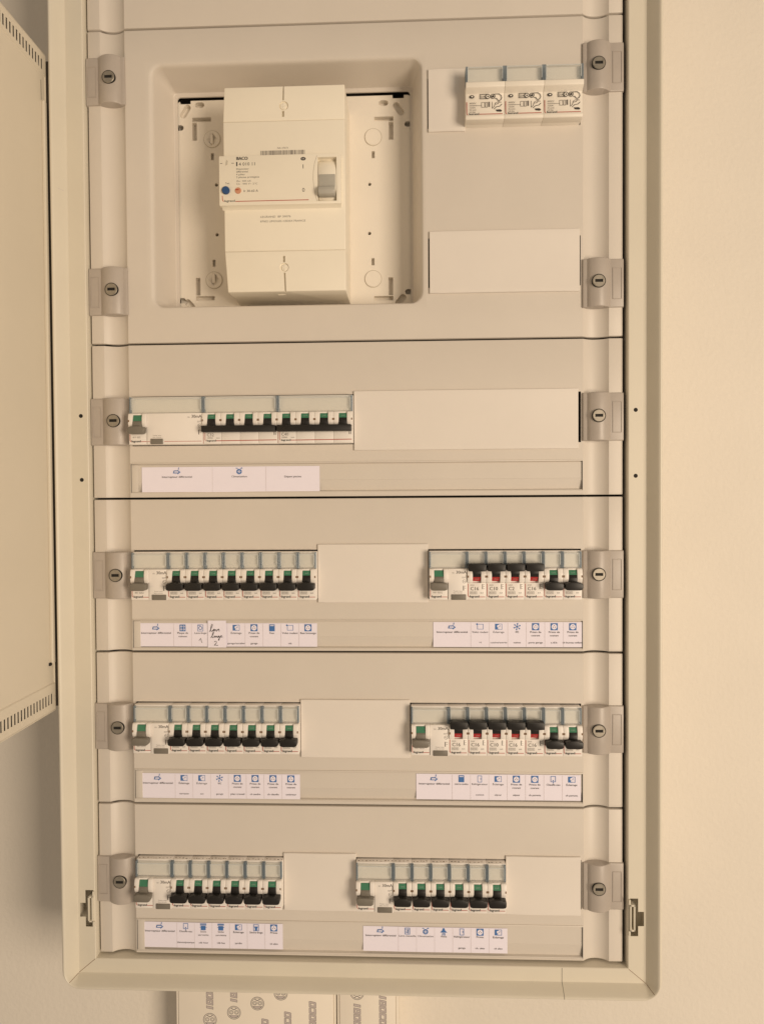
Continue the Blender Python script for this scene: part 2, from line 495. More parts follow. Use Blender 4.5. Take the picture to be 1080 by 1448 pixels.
def add_latch(parent, z, sx, base):
    body, ring, barrel, slot, emb = LM[sx]
    o = obj("latch", body, "latch", parent, loc=(-base[0], -base[1], z-base[2]))
    for n_, me, m_ in (("lock_ring", ring, "black_hole"), ("lock_barrel", barrel, "lock_metal"), ("key_slot", slot, "black_hole"), ("nameplate", emb, "latch")):
        obj(n_, me, m_, o)

def holder_mesh(z0, z1):
    bm = bmesh.new(); h = z1-z0
    pr = [(0.6, z1), (2.1, z1-.6), (1.45, z1-1.2), (1.45, z0+.42*h), (1.25, z0+.41*h), (3.5, z0+1.6), (.7, z0+.8), (0.3, z0)]
    a = [bm.verts.new((-213.0*S, y*S, z*S)) for y, z in pr]
    c = [bm.verts.new((213.0*S, y*S, z*S)) for y, z in pr]
    for i in range(len(pr)-1): bm.faces.new((a[i], c[i], c[i+1], a[i+1]))
    for x in (-1, 1):
        s_ = a if x < 0 else c
        v0 = bm.verts.new((x*213.0*S, 0, z1*S)); v1 = bm.verts.new((x*213.0*S, 0, z0*S))
        bm.faces.new([v0]+s_+[v1])
    return to_mesh(bm, "label_holder", None)
HOLD = {2: (298.6, 326.2), 3: (149.9, 176.9), 4: (4.2, 32.6), 5: (-143.6, -112.8)}

def add_cover(z0, z1, holes, latches, label, row=None):
    base = (0, 6, z0)
    t = thing("cover_plate", label, "cover plate", base, "cover plates of the cabinet")
    me = cover_mesh(z0, z1, holes)
    o = obj("panel", me, "cover", t, loc=(0, -6, -z0))
    for z, sx in latches: add_latch(t, z, sx, base)
    if row in HOLD:
        a, c = HOLD[row]
        h = obj("label_holder", holder_mesh(a, c), "cover", t, loc=(0, -6, -z0))
        # bead above the label slot and clear strip end stops
        b = B(); b.box(-213.2, 213.2, -0.9, 0.4, c-.2, c+1.1, .35)
        obj("slot_bead", b.mesh(), "cover", t, loc=(0, -6, -z0))
        b = B(); b.box(-212.8, -206.0, .55, 1.9, a+1.0, c-.8, .2)
        obj("end_stop", b.mesh(), "cover", t, loc=(0, -6, -z0))
    return t
add_cover(735.3, ZT-4, [], [], "topmost beige cover plate, cut off by the upper edge of the picture")
REC = (-196.0, 71.0-1.5, 469.0, 707.0)
c1 = add_cover(440.1, 735.3, [REC, (70.8, 211.4, 635.2, 681.2), (70.8, 211.4, 488.2, 534.2)],
          [(686.8, -1), (489.6, -1), (686.2, 1), (489.4, 1)], "tallest cover plate with four latches and a deep square recess")
for r, lab in ((2, "beige cover plate holding the two wide four-pole breakers"), (3, "beige cover plate above whose slot the handwritten paper label sits"),
               (4, "beige cover plate of the row with five raised breaker levers"), (5, "lowest beige cover plate, directly above the bottom frame rail")):
    z0 = {2: 2*P, 3: P, 4: 0, 5: -P}[r]; zc = ROWZ[r]
    add_cover(z0, z0+P, [(-211.4, 211.6, zc-23.2, zc+23.8), (-213.0, 213.0, *HOLD[r])], [(zc, -1), (zc, 1)], lab, r)

# the recess of the tall cover
def L3(pts, y): return [(x, y, z) for x, z in pts]
k = 7
def rr(x0, x1, z0, z1, r): return rrect(x0, x1, z0, z1, r, k)
loops = [L3(rr(*REC, 0.02), 0.0), L3(rr(-192, 67, 473, 703.5, 12), 0.0), L3(rr(-190.8, 66.2, 473.8, 702.6, 11.5), .25), L3(rr(-189, 65.2, 474.6, 701.4, 11), 1.2),
         L3(rr(-187.8, 64.4, 475.2, 700.6, 9.5), 2.6), L3(rr(-187, 63.6, 475.8, 699.9, 8.5), 5.0), L3(rr(-179, 57.5, 480.5, 694.6, 3), 37.6), L3(rr(-178.4, 56.9, 481, 694.1, 3), 38.2),
         L3(rr(-175.5, 54.5, 482.5, 690.6, 3), 38.2), L3(rr(-175.5, 54.5, 482.5, 690.6, 3), 40.0)]
bm = loft(loops)
obj("recess_tray", to_mesh(bm, "recess_tray", 30), "cover", c1, loc=(0, -6, -440.1))

# ================================================================== blanking plates
def blank(x0, x1, zc, label, z_half=28.0, tilt=0.0, wide=False):
    w = x1-x0; n = 10
    t = thing("blanking_plate", label, "blanking plate", ((x0+x1)/2, 0, zc), "blanking plates closing empty device slots")
    bm = bmesh.new(); G = []
    xs = [(0, 2.4), (0, .3), (.3, 0)] + [(.3+(w-.6)*i/n, -.7*math.sin(math.pi*i/n)) for i in range(1, n)] + [(w-.3, 0), (w, .3), (w, 2.4)]
    zs = [(-z_half, 2.4), (-z_half, .4), (-z_half+.4, 0), (-23.5, 0), (-22.6, .12), (22.6, .12), (23.5, 0), (z_half-.4, 0), (z_half, .4), (z_half, 2.4)]
    for x, y in xs:
        G.append([bm.verts.new(((x-w/2)*S, (-2.1+max(y, dz) if max(y, dz) > 1 else -2.1+y+dz)*S, z*S)) for z, dz in zs])
    for a, c in zip(G, G[1:]):
        for j in range(len(zs)-1): bm.faces.new((a[j], c[j], c[j+1], a[j+1]))
    o = obj("plate", to_mesh(bm, "plate", 40), "blank", t)
    b = B(); 
    for z in (-20, 20): b.box(-w/2+3, w/2-3, -1.2, 9, z-1, z+1)
    obj("snap_rib", b.mesh(sm=None), "blank", t)
    o.rotation_euler = (0, math.radians(tilt), 0)
    return t
blank(71.6, 105.4, 660.2, "narrow blank plate wedged beside the three diagram-printed modules", 28.6)
blank(72.0, 210.2, 511.3, "wide blank plate in the tall cover, below the three diagram-printed modules", 28.6, 0.05)
blank(0.6, 208.8, 365.2, "longest blank plate, filling half the row of four-pole breakers", 27.8)
blank(-34.6, 69.2, 221.6, "blank plate in the row above the handwritten label", 27.6)
blank(-52.0, 51.4, 74.2, "blank plate in the row with five raised levers", 27.6)
blank(-69.6, -0.6, -73.0, "blank plate between the two device runs of the bottom row", 27.6)
blank(140.8, 210.6, -73.6, "blank plate at the latch end of the bottom row", 27.8, 0.15)

# ================================================================== modular devices
LEG = "legrand"
def dev_window(b_card, b_clear, b_rib, w):
    h = w/2
    b_card.box(-h+1.7, h-1.7, -7.4, -7.0, 7.6, 20.6)
    b_clear.box(-h+1.5, h-1.5, -10.2, -9.4, 6.9, 20.3, .2).box(-h+1.5, h-1.5, -10.6, -8.6, 20.5, 22.0, .3)
    b_rib.box(-.66, .66, -10.4, -6.9, 6.9, 22.0, .25)

EDGE = {}
def window_edge(parent, w, y=-10.5, z0=7.4, z1=20.2):
    k_ = (w, y)
    if k_ not in EDGE:
        h = w/2-1.9; b = B()
        b.box(-h, h, y-.35, y+.25, z1-.55, z1).box(-h, -h+.5, y-.35, y+.25, z0+2.5, z1-.3).box(h-.5, h, y-.35, y+.25, z0+2.5, z1-.3)
        EDGE[k_] = b.mesh("edge", None)
    obj("window_edge", EDGE[k_], "clear_edge", parent)
def ribs(me, parent, w, ins=.78):
    if w != 35.2: window_edge(parent, w)
    else: window_edge(parent, 35.0, -19.8, 7.8, 21.2)
    for sx in (-1, 1): obj("window_rib", me, "clear_rib", parent, (sx*(w/2-ins), 0, 0))
def posts(b, xc, half=8.62, slot=3.85):
    """white shoulders either side of a toggle"""
    pr = [(-6.0, 6.6), (-12.6, 6.6), (-13.6, 5.6), (-14.6, 2.0), (-14.6, -3.0), (-13.4, -6.2), (-10.5, -6.9), (-6.0, -6.9)]
    b.prism_x(pr, xc-half, xc-slot, .35, 2).prism_x(pr, xc+slot, xc+half, .35, 2)
    b.box(xc-slot-.3, xc+slot+.3, -11.6, -6, 5.0, 6.5, .2)

def toggle(xc, up, half=8.1, shaft=3.65):
    b = B()
    if not up:
        b.prism_x([(-9, .7), (-13.7, .7), (-14.9, -2), (-15.2, -6.5), (-9, -6.5)], xc-shaft, xc+shaft, .25)
        pts = [(-half, -7.2), (-half+.1, -11.2), (-half+1.1, -12.4), (-half+3, -12.8), (half-3, -12.8), (half-1.1, -12.4), (half-.1, -11.2), (half, -7.2), (half-1.0, -6.4), (shaft+.6, -6.0), (shaft, -5.2), (-shaft, -5.2), (-shaft-.6, -6.0), (-half+1.0, -6.4)]
    else:
        b.prism_x([(-9, -1.2), (-13.4, -1.2), (-14.9, 2), (-15.2, 5.5), (-9, 5.5)], xc-shaft, xc+shaft, .25)
        pts = [(-half, 5.4), (-half, 10.4), (-half+.5, 11.3), (-half+3, 11.7), (half-3, 11.7), (half-.5, 11.3), (half, 10.4), (half, 5.4), (half-.6, 4.8), (shaft, 4.6), (-shaft, 4.6), (-half+.6, 4.8)]
    b.prism_y([(xc+x, z) for x, z in pts], -20.5, -12.0, .45, 2)
    return b.mesh("toggle", 40)
def flag(xc, up, shaft=3.65):
    b = B()
    if not up: b.prism_x([(-9, 4.9), (-12.0, 4.9), (-13.9, .7), (-9, .7)], xc-shaft, xc+shaft, .15)
    else: b.prism_x([(-9, -5.0), (-11.8, -5.0), (-13.5, -1.1), (-9, -1.1)], xc-shaft, xc+shaft, .15)
    return b.mesh("flag", None)

def breaker_body():
    b = B()
    b.box(-8.7, 8.7, -6.6, 36, -22.4, 22.4, .25)
    b.box(-8.7, 8.7, -11.4, -6.6, -22.4, -6.7, .4)
    b.box(-3.9, 3.9, -8.9, -6.6, -6.8, 6.6)
    posts(b, 0)
    return b.mesh("body", 40)
bw, bc, br = B(), B(), B(); dev_window(bw, bc, br, 17.5)
MB1 = dict(body=breaker_body(), card=bw.mesh("card", None), clear=bc.mesh("clear", None), rib=br.mesh("rib", None),
           tog={0: toggle(0, 0), 1: toggle(0, 1)}, flg={0: flag(0, 0), 1: flag(0, 1)})
def mark_bracket(p, x0, x1, top, zl=-19.9, mid=True):
    p.line([(x0, top), (x0, -18.6), (x0+.9, zl+.2)], .55, "ink_red")
    p.text(LEG, x0+1.2, zl-.4, 3.0, "ink", 'L', width=8.6, bold=.3)
    p.line([(x0+10.2, zl+.15), (x1, zl+.15)], .55, "ink_red")
def breaker_print(rating, up):
    p = Print(-11.4)
    mark_bracket(p, -7.9, 7.6, -7.6)
    p.text(rating, -6.0, -13.6, 4.6, "ink_soft", 'L', bold=.2)
    p.text("DNX", -6.0, -9.4, 1.7, "ink_soft", 'L')
    p.text("4500", -6.0, -16.6, 2.0, "ink_soft", 'L', width=5.4).text("6kA", 3.2, -16.6, 1.8, "ink_soft", 'L')
    p.frame(-6.3, .2, -17.1, -14.8, .22, "ink_soft")
    p.rect(4.9, 5.6, -12.6, -7.8, "ink_soft").line([(6.0, -8.4), (7.2, -8.4)], .3, "ink_soft").line([(6.0, -10.2), (7.2, -10.2)], .3, "ink_soft").line([(6.0, -12.2), (7.2, -12.2)], .3, "ink_soft")
    q = Print(-14.6)
    p.text("0-OFF" if up else "I-ON", 0, 2.2 if not up else -3.8, .01, "print_white")
    for sx in (-1, 1):
        q_ = [(sx*8.6, -1.6), (sx*7.4, -1.6), (sx*7.4, .4), (sx*8.6, .4)]
        yy = p.y; p.y = -14.62; p.poly(q_, "ink_brown"); p.y = yy
    return p.mesh("printed_marking")
def flag_print(up):
    p = Print(-12.9 if not up else -13.0)
    p.text("OFF" if not up else "ON", 0, 2.1 if not up else -3.6, 1.5, "flag_ink_red" if up else "flag_ink_green", 'C', width=3.8)
    me = p.mesh("flag_marking")
    # lean it onto the sloping flag
    for v in me.vertices:
        z = v.co.z/S
        v.co.y = (-12.0-1.9*(4.9-z)/4.2-.2)*S if not up else (-11.8-1.7*(z+5.0)/3.9-.25)*S
    return me
PR, FP = {}, {0: flag_print(0), 1: flag_print(1)}
def breaker(xc, row, rating, up, label, group):
    t = thing("circuit_breaker", label, "circuit breaker", (xc, 36, ROWZ[row]), group)
    k_ = (rating, up)
    if k_ not in PR: PR[k_] = breaker_print(rating, up)
    off = (0, -36, 0)
    obj("body", MB1["body"], "device_white", t, off)
    w = obj("label_window", MB1["clear"], "clear_plastic", t, off)
    obj("label_card", MB1["card"], "label_card", w); ribs(MB1["rib"], w, 17.5)
    tg = obj("toggle", MB1["tog"][up], "toggle_black", t, off)
    f = obj("position_flag", MB1["flg"][up], "flag_red" if up else "flag_green", t, off)
    obj("flag_marking", FP[up], None, f)
    obj("printed_marking", PR[k_], None, t, off)
    return t

# residual-current switch, two modules wide or four
def rcd_meshes(w):
    h = w/2; b = B()
    b.box(-h+.05, h-.05, -6.6, 36, -22.4, 22.4, .25)
    b.box(-h+17.6, h-.05, -12.6, -6.6, -22.4, 6.5, .4)
    b.box(-h+.05, -h+17.5, -11.4, -6.6, -22.4, -6.7, .4)
    xc = -h+8.9
    b.box(xc-4.4, xc+4.4, -8.9, -6.6, -6.8, 6.6)
    posts(b, xc, 8.6, 4.4)
    tg = B()
    tg.prism_x([(-9, -.6), (-13.8, -.6), (-14.9, -2), (-15.2, -6.5), (-9, -6.5)], xc-4.2, xc+4.2, .25)
    tg.prism_y([(xc+x, z) for x, z in [(-8.0, -7), (-7.7, -11.8), (-6, -13.0), (5.5, -13.0), (7.6, -12.0), (8.0, -7), (4.4, -5.8), (-4.4, -5.8)]], -19.5, -12, .7, 2)
    fl = B(); fl.prism_x([(-9, 4.9), (-12.0, 4.9), (-14.0, -.6), (-9, -.6)], xc-4.2, xc+4.2, .15)
    bt = B(); x0 = (-h+20.3) if w < 40 else (-h+21.0)
    bt.box(x0, x0+(13.6 if w < 40 else 11.6), -13.6, -8, -22.3, -17.2, .5)
    p = Print(-12.6)
    xr = h-.8
    p.text("30mA", xr, 2.0, 4.0, "ink_soft", 'R', bold=.2); p.text("IΔn", xr-11.0, 2.2, 1.6, "ink_soft", 'R')
    p.line([(xr-4.2, -1.2), (xr-.5, -1.2)], .3, "ink_soft").line([(xr-4.2, -2.1), (xr-1.5, -2.1)], .25, "ink_soft")
    p.ring(xr-1.9, -5.2, 1.7, .3, "ink_soft").line([(xr-3.4, -4.6), (xr-.6, -5.8)], .3, "ink_soft")
    p.rect(xr-3.1, xr-2.3, -13.6, -9.2, "ink_soft").line([(xr-1.9, -9.6), (xr-.4, -9.6)], .3, "ink_soft").line([(xr-1.9, -11.4), (xr-.4, -11.4)], .3, "ink_soft")
    p.text("Tester tous", x0+6, -14.6, 1.4, "ink_soft", 'C', width=8.2).text("les mois", x0+6, -16.2, 1.3, "ink_soft", 'C', width=8.2)
    if w > 40: p.line([(x0+13, -19.8), (h-1, -19.8)], .4, "ink_red").line([(-h+18, -19.8), (x0-.8, -19.8)], .4, "ink_red")
    yy = p.y; p.y = -11.4
    mark_bracket(p, -h+1.0, -h+16.6, -13.0)
    p.text("441 0252" if w < 40 else "411 632", -h+3.4, -16.4, 2.3, "ink_soft", 'L')
    p.y = -14.62
    p.rect(-h+.3, -h+1.5, -1.6, .4, "ink_brown")
    q = Print(); 
    p.y = -13.3
    wd, cd, rb = B(), B(), B(); dev_window(cd, wd, rb, w)
    return dict(body=b.mesh("body", 40), tog=tg.mesh("toggle", 40), flg=fl.mesh("flag", None), btn=bt.mesh("button", 40), prt=p.mesh("printed_marking"),
                clear=wd.mesh("clear", None), card=cd.mesh("card", None), rib=rb.mesh("rib", None))
RC = {35.0: rcd_meshes(35.0), 70.0: rcd_meshes(70.0)}
def rcd(x0, row, w, label):
    m = RC[w]; off = (0, -36, 0)
    t = thing("residual_current_switch", label, "differential switch", (x0+w/2, 36, ROWZ[row]), "grey-lever differential switches")
    obj("body", m["body"], "device_white", t, off)
    wd = obj("label_window", m["clear"], "clear_plastic", t, off)
    obj("label_card", m["card"], "label_card", wd); ribs(m["rib"], wd, w)
    obj("toggle", m["tog"], "toggle_grey", t, off)
    obj("position_flag", m["flg"], "flag_green", t, off)
    obj("test_button", m["btn"], "toggle_grey", t, off)
    obj("printed_marking", m["prt"], None, t, off)
    return t

def four_pole(x0, row, rating, label):
    w = 70.0; h = 35.0; off = (0, -36, 0)
    t = thing("four_pole_breaker", label, "circuit breaker", (x0+35, 36, ROWZ[row]), "four-pole breakers")
    b = B()
    b.box(-h+.05, h-.05, -6.6, 36, -22.4, 22.4, .25)
    for i in range(4):
        xc = -h+8.75+17.5*i
        b.box(xc-8.66, xc+8.66, -11.4, -6.6, -22.4, -6.7, .3).box(xc-3.9, xc+3.9, -8.9, -6.6, -6.8, 6.6)
        posts(b, xc, 8.68)
    obj("body", b.mesh("body", 40), "device_white", t, off)
    wd, cd, rb = B(), B(), B(); dev_window(cd, wd, rb, w)
    wo = obj("label_window", wd.mesh("clear", None), "clear_plastic", t, off)
    obj("label_card", cd.mesh("card", None), "label_card", wo); ribs(rb.mesh("rib", None), wo, w)
    b = B()
    for i in range(4):
        xc = -h+8.75+17.5*i
        b.prism_x([(-9, .7), (-13.7, .7), (-14.9, -2), (-15.2, -6.5), (-9, -6.5)], xc-3.65, xc+3.65, .25)
    b.box(-34.3, 34.3, -20.5, -12.0, -12.0, -6.0, .8, 2)
    obj("toggle", b.mesh("toggle", 40), "toggle_black", t, off)
    for i in range(4):
        f = obj("position_flag", MB1["flg"][0], "flag_green", t, (-h+8.75+17.5*i, -36, 0))
        obj("flag_marking", FP[0], None, f)
    p = Print(-11.4)
    p.line([(-34.3, -7), (-34.3, -22)], .3, "ink_red")
    p.line([(-33.0, -12.2), (-33.0, -18.6), (-32.2, -19.7)], .42, "ink_red")
    p.text(LEG, -31.6, -20.2, 2.5, "ink", 'L', width=8.6, bold=.3).line([(-22.6, -19.6), (34.0, -19.2)], .7, "ink_red")
    p.text(rating, -31.4, -15.4, 4.0, "ink_soft", 'L').text("10000", -31.4, -17.6, 1.9, "ink_soft", 'L', width=5.6).text("16kA", -22.8, -17.6, 1.7, "ink_soft", 'L')
    p.rect(31.6, 32.3, -14.6, -12, "ink_soft").rect(33.0, 33.5, -14.6, -12, "ink_soft")
    p.y = -14.62
    for i in range(5):
        p.rect(-h+17.5*i-1.1+(1.1 if i == 0 else 0), -h+17.5*i+1.1-(1.1 if i == 4 else 0), -1.6, .3, "ink_brown")
    obj("printed_marking", p.mesh("printed_marking"), None, t, off)
    return t

rcd(-210, 2, 70.0, "widest grey-lever differential switch, in the row below the main breaker")
four_pole(-140, 2, "C32", "four-pole black-lever breaker marked C32 beside the wide differential switch")
four_pole(-70, 2, "C40", "four-pole black-lever breaker marked C40 touching the long blank plate")
def top_mark(parent, w):
    p = Print(0.0); x = -w/2+1.5
    while x < w/2-1.5:
        q = random.uniform(.8, 2.2); y0 = random.uniform(-5.0, -3.6)
        p.rect(x, x+q, y0, y0+random.uniform(.5, 1.4), random.choice(("ink_brown", "ink_soft"))); x += q+random.uniform(.8, 2.6)
    me = p.mesh("terminal_marking")
    for v in me.vertices: v.co = (v.co.x, v.co.z, (22.46)*S)
    obj("terminal_marking", me, None, parent, (0, -36, 0))
RUNS = [
    (3, -210.0, ["C20", "C20", "C20", "C20", "C16", "C16", "C16", "C16"], 0, "in the eight-breaker run above the handwritten label",
     "grey-lever differential switch starting the eight-breaker run above the handwritten label"),
    (3, 70.0, ["C16", "C10", "C2", "C16", "C16", "C16"], 4, "in the run with four raised levers", "grey-lever differential switch starting the run with four raised levers"),
    (4, -210.0, ["C10", "C10", "C2", "C16", "C16", "C16", "C16"], 0, "in the seven-breaker run with every lever down", "grey-lever differential switch starting the seven-breaker run with every lever down"),
    (4, 52.5, ["C16", "C16", "C10", "C16", "C16", "C20", "C10"], 5, "in the run with five raised levers", "grey-lever differential switch starting the run with five raised levers"),
    (5, -210.0, ["C16", "C16", "C16", "C10", "C16", "C16"], 0, "in the bottom run above the Sèche-linge label", "grey-lever differential switch starting the bottom run above the Sèche-linge label"),
    (5, 0.0, ["C20", "C16", "C16", "C16", "C16", "C10"], 0, "in the bottom run above the Hotte label", "grey-lever differential switch starting the bottom run above the Hotte label"),
]
for row, x0, rat, nup, where, rl in RUNS:
    t_ = rcd(x0, row, 35.0, rl)
    if row == 5: top_mark(t_, 35.0)
    for i, r in enumerate(rat):
        up = 1 if i < nup else 0
        lab = "%s %s breaker after the differential switch %s" % (ORD[i], "raised-lever" if up else "black-lever", where)
        t_ = breaker(x0+35+17.5*i+8.75, row, r, up, lab, "single-module circuit breakers")
        if row == 5: top_mark(t_, 17.5)

# three printed two-module units in the tall cover
b = B()
b.box(-17.4, 17.4, -6.6, 36, -23.6, 22.0, .25)
b.prism_x([(-6, 7.4), (-21.0, 7.4), (-21.8, 6.6), (-21.8, 3.0), (-21.0, 2.2), (-15.4, -.2), (-14.8, -.8), (-15.6, -19.4), (-16.4, -20.0), (-16.8, -21.4), (-16.6, -22.8), (-15.8, -23.8), (-6, -23.8)], -17.4, 17.4, .3)
um_body = b.mesh("body", 40)
cd, wd, rb = B(), B(), B()
cd.box(-15.6, 15.6, -15.4, -15.0, 7.8, 21.4); wd.box(-15.4, 15.4, -19.4, -18.8, 7.6, 21.8, .2)
wd.box(-15.4, 15.4, -18.7, -9.6, 21.5, 22.0)
rb.box(-.9, .9, -19.6, -7.0, 7.5, 22.0, .3)
um_card, um_clear, um_rib = cd.mesh("card", None), wd.mesh("clear", None), rb.mesh("rib", None)
p = Print(-15.75)
p.disc(-11.8, -3.2, 1.5, "ink", sx=1.5).disc(-11.6, -3.1, .55, "print_white", 2, sx=1.6)
p.frame(-4.6, 2.6, -5.4, -1.0, .5, "ink").disc(2.6, -3.2, 2.2, "ink", 1.1).disc(2.6, -3.2, 1.5, "print_white", 1.4).disc(2.6, -3.2, .8, "ink", 1.6)
p.text("DXI", -4.0, -4.4, 3.0, "ink", 'L', width=4.6)
p.ring(7.2, -3.2, 2.2, .55, "ink").disc(7.2, -3.2, 1.0, "ink", 1.1)
p.line([(8.4, -1.3), (12.6, -1.2), (14.6, -2.6), (15.1, -4.8), (14.2, -6.6), (12.8, -7.2), (11.4, -6.6), (10.6, -5.2), (9.2, -5.2)], .55, "ink")
p.line([(-16.4, -8.0), (-16.4, -18.4), (-15.6, -19.2)], .55, "ink_red").line([(-5.0, -18.9), (15.6, -18.9)], .55, "ink_red")
p.text(LEG, -14.6, -19.5, 2.7, "ink", 'L', width=9.0, bold=.15)
for i, (s_, w_) in enumerate((("400V", 6.2), ("50/60Hz", 6.4), ("125A", 5.4), ("25 mm2", 6.0), ("2,5 Nm", 5.4))):
    p.text(s_, -14.0, -9.6-2.0*i, 1.8, "ink_soft", 'L', width=w_)
p.line([(-7.6, -11.2), (-3.2, -11.2)], .3, "ink_soft")
p.frame(-3.2, .0, -13.0, -8.2, .35, "ink_soft").frame(.4, 2.4, -13.0, -8.2, .35, "ink_soft").rect(3.2, 4.4, -12.6, -8.0, "ink_soft")
p.line([(6.6, -8.2), (6.6, -14.0), (8.4, -12.4), (9.4, -9.2), (12.2, -8.0), (14.8, -8.8)], .4, "ink_soft")
p.line([(8.2, -14.6), (10.4, -12.6), (13.4, -12.2), (15.2, -10.4)], .5, "ink").line([(9.0, -10.4), (11.6, -10.0), (13.0, -8.4)], .5, "ink_soft")
p.poly([(9.4, -15.2), (13.6, -15.0), (15.4, -16.0), (14.4, -17.2), (10.6, -16.8)], "ink")
um_print = p.mesh("printed_marking")
for i in range(3):
    t = thing("terminal_module", ["white diagram-printed module touching the narrow blank plate", "white diagram-printed module between its two identical neighbours", "white diagram-printed module next to the upper key latch"][i],
              "terminal block", (122.5+35*i, 36, 658.6), "diagram-printed two-module units")
    off = (0, -36, 0)
    obj("body", um_body, "base_white", t, off)
    w = obj("label_window", um_clear, "clear_plastic", t, off)
    obj("label_card", um_card, "label_card", w); ribs(um_rib, w, 35.2, 1.0)
    obj("printed_marking", um_print, None, t, off)

# ================================================================== mounting base and main breaker
b = B(); b.prism_y(rrect(-177, 56.5, 480.2, 688.6, 5), 41, 50, .4, 1)
base_me = b.mesh("plate", 40)
c = B()
def slot(x0, z0, x1, z1, w, depth=7.0, rnd=False):
    d = math.hypot(x1-x0, z1-z0); ux_, uz = (x1-x0)/d, (z1-z0)/d; nx, nz = -uz*w/2, ux_*w/2
    if rnd:
        a0 = math.atan2(uz, ux_); pts = []
        for cx_, cz_, s0 in ((x1, z1, -90), (x0, z0, 90)):
            for i in range(7):
                a = a0+math.radians(s0+30*i); pts.append((cx_+w/2*math.cos(a), cz_+w/2*math.sin(a)))
    else: pts = [(x0+nx, z0+nz), (x0-nx, z0-nz), (x1-nx, z1-nz), (x1+nx, z1+nz)]
    c.prism_y(pts, 38, 41+depth)
for xa, za, sx, sz in ((-159.4, 669.6, 1, -1), (35.8, 665.6, -1, -1), (-157.6, 493.0, 1, 1), (34.6, 490.0, -1, 1)):
    slot(xa, za+sz*2.9, xa, za+sz*20.5, 4.6); slot(xa-sx*2.31, za, xa+sx*16.5, za, 4.4)
for x0_, z0_, x1_, z1_ in ((-170.6, 674.6, -166.2, 681.6), (41.0, 678.4, 45.6, 671.6), (-168.4, 489.2, -164.2, 484.6), (42.2, 485.4, 46.6, 490.6)):
    slot(x0_, z0_, x1_, z1_, 6.6, 6.0, True)
for x_, z_ in ((-138.1, 605.0), (14.4, 602.1), (-138, 555.8), (14, 554)): c.cyl_y(x_, z_, 1.7, 38, 52, 10)
for x_, z_, sz in ((-141.8, 650, -1), (18.1, 647.9, -1), (-141.3, 510.7, 1), (17.2, 509.1, 1)):
    slot(x_, z_+sz*13.5, x_, z_+sz*20.5, 3.0, 5.0)
for x_, z_ in ((-154, 684), (28.5, 681), (53.6, 660), (-175, 662), (-174.8, 491), (53.4, 496)):
    slot(x_-2.0, z_, x_+2.0, z_, 5.4, 7.0, True)
for x_ in (-168.5, 43.0): c.box(x_-5.5, x_+5.5, 38, 60, 685.2, 692)
base_me = cut(base_me, c.bm); smooth(base_me, 30)
base = thing("mounting_base", "off-white slotted plate behind the main breaker in the square recess", "mounting plate", (-60, 50, 480))
obj("plate", base_me, "base_white", base, loc=(60, -50, -480))
for x_, z_, sz in ((-141.8, 650, -1), (18.1, 647.9, -1), (-141.3, 510.7, 1), (17.2, 509.1, 1)):
    b = B(); n = 28
    b.prism_y(rrect(x_-8, x_+8, z_-8, z_+8, 7.99, 7), 39.9, 42, .25, 1)
    kb = b.mesh("knockout", 40)
    c = B(); c.box(x_-1.3, x_+1.3, 38, 40.9, z_+sz*1.0-4.2, z_+sz*1.0+4.2)
    kb = cut(kb, c.bm); smooth(kb, 40)
    ko = obj("knockout", kb, "base_white", base, loc=(60, -50, -480))
    g = B(); pts = rrect(x_-8.7, x_+8.7, z_-8.7, z_+8.7, 8.69, 7)
    g.prism_y(pts, 40.86, 41.5)
    obj("knockout_groove", g.mesh("groove", None), "mould_line", ko)
    b = B(); b.prism_x([(41.5, z_-sz*7.4), (41.5, z_-sz*7.6), (40.6, z_+sz*7), (41.4, z_+sz*12.5)], x_+(4.2 if sz < 0 else -9.0), x_+(9.0 if sz < 0 else -4.2))

mb = thing("main_breaker", "big cream main breaker with printed label plate and grey rocker lever", "main breaker", (-62, 41, 482))
off = (62, -41, -482)
XA, XB = -117.4, -5.2
def taper_block(z0, z1, xa0, xa1, y_front=-11.0):
    """block whose far side narrows slightly towards z0/z1"""
    b = B(); b.prism_y([(xa0, z0), (XB, z0), (XB, z1), (xa1, z1)], y_front, 40.8, .8, 3); return b.mesh("block", 40)
body = taper_block(522.06, 641.04, -117.6, -118.0)
top = taper_block(641.15, 672.6, -118.0, -116.6)
bot = taper_block(484.6, 521.95, -115.0, -117.6)
c = B(); c.prism_y([(-62.6, 659.6), (-61.2, 659.6), (-60.6, 690), (-61.4, 690)], -14, -8.5); c.cyl_y(-61.4, 654.6, 4.2, -14, -9.6, 20)
c.box(-63.2, -61.0, -14, -8, 644.5, 650.0); top = cut(top, c.bm); smooth(top, 35)
c = B(); c.prism_y([(-62.8, 501.8), (-61.2, 501.8), (-60.2, 470), (-61.4, 470)], -14, -8.5); c.cyl_y(-62.3, 506.6, 4.2, -14, -9.6, 20)
c.box(-63.4, -61.4, -14, -8, 511.4, 517.2); c.box(-70, -62, -2, 2, 480, 485.4); bot = cut(bot, c.bm); smooth(bot, 35)
obj("body", body, "breaker_white", mb, off)
for me, z in ((top, 654.6), (bot, 506.6)):
    o = obj("terminal_cover", me, "breaker_white", mb, off)
    b = B(); b.cyl_y(-61.8, z, 3.2, -10.6, -8, 18, .4).box(-64.0, -59.6, -11.0, -10.4, z-.5, z+.5).box(-62.3, -61.3, -11.05, -10.4, z-2.2, z+2.2)
    obj("screw", b.mesh("screw", 30), "breaker_white", o)
b = B(); b.prism_y([(-120.8, 562.2), (-8.6, 562.2), (-8.6, 607.6), (-120.8, 607.6)], -17, -10.5, .7, 2)
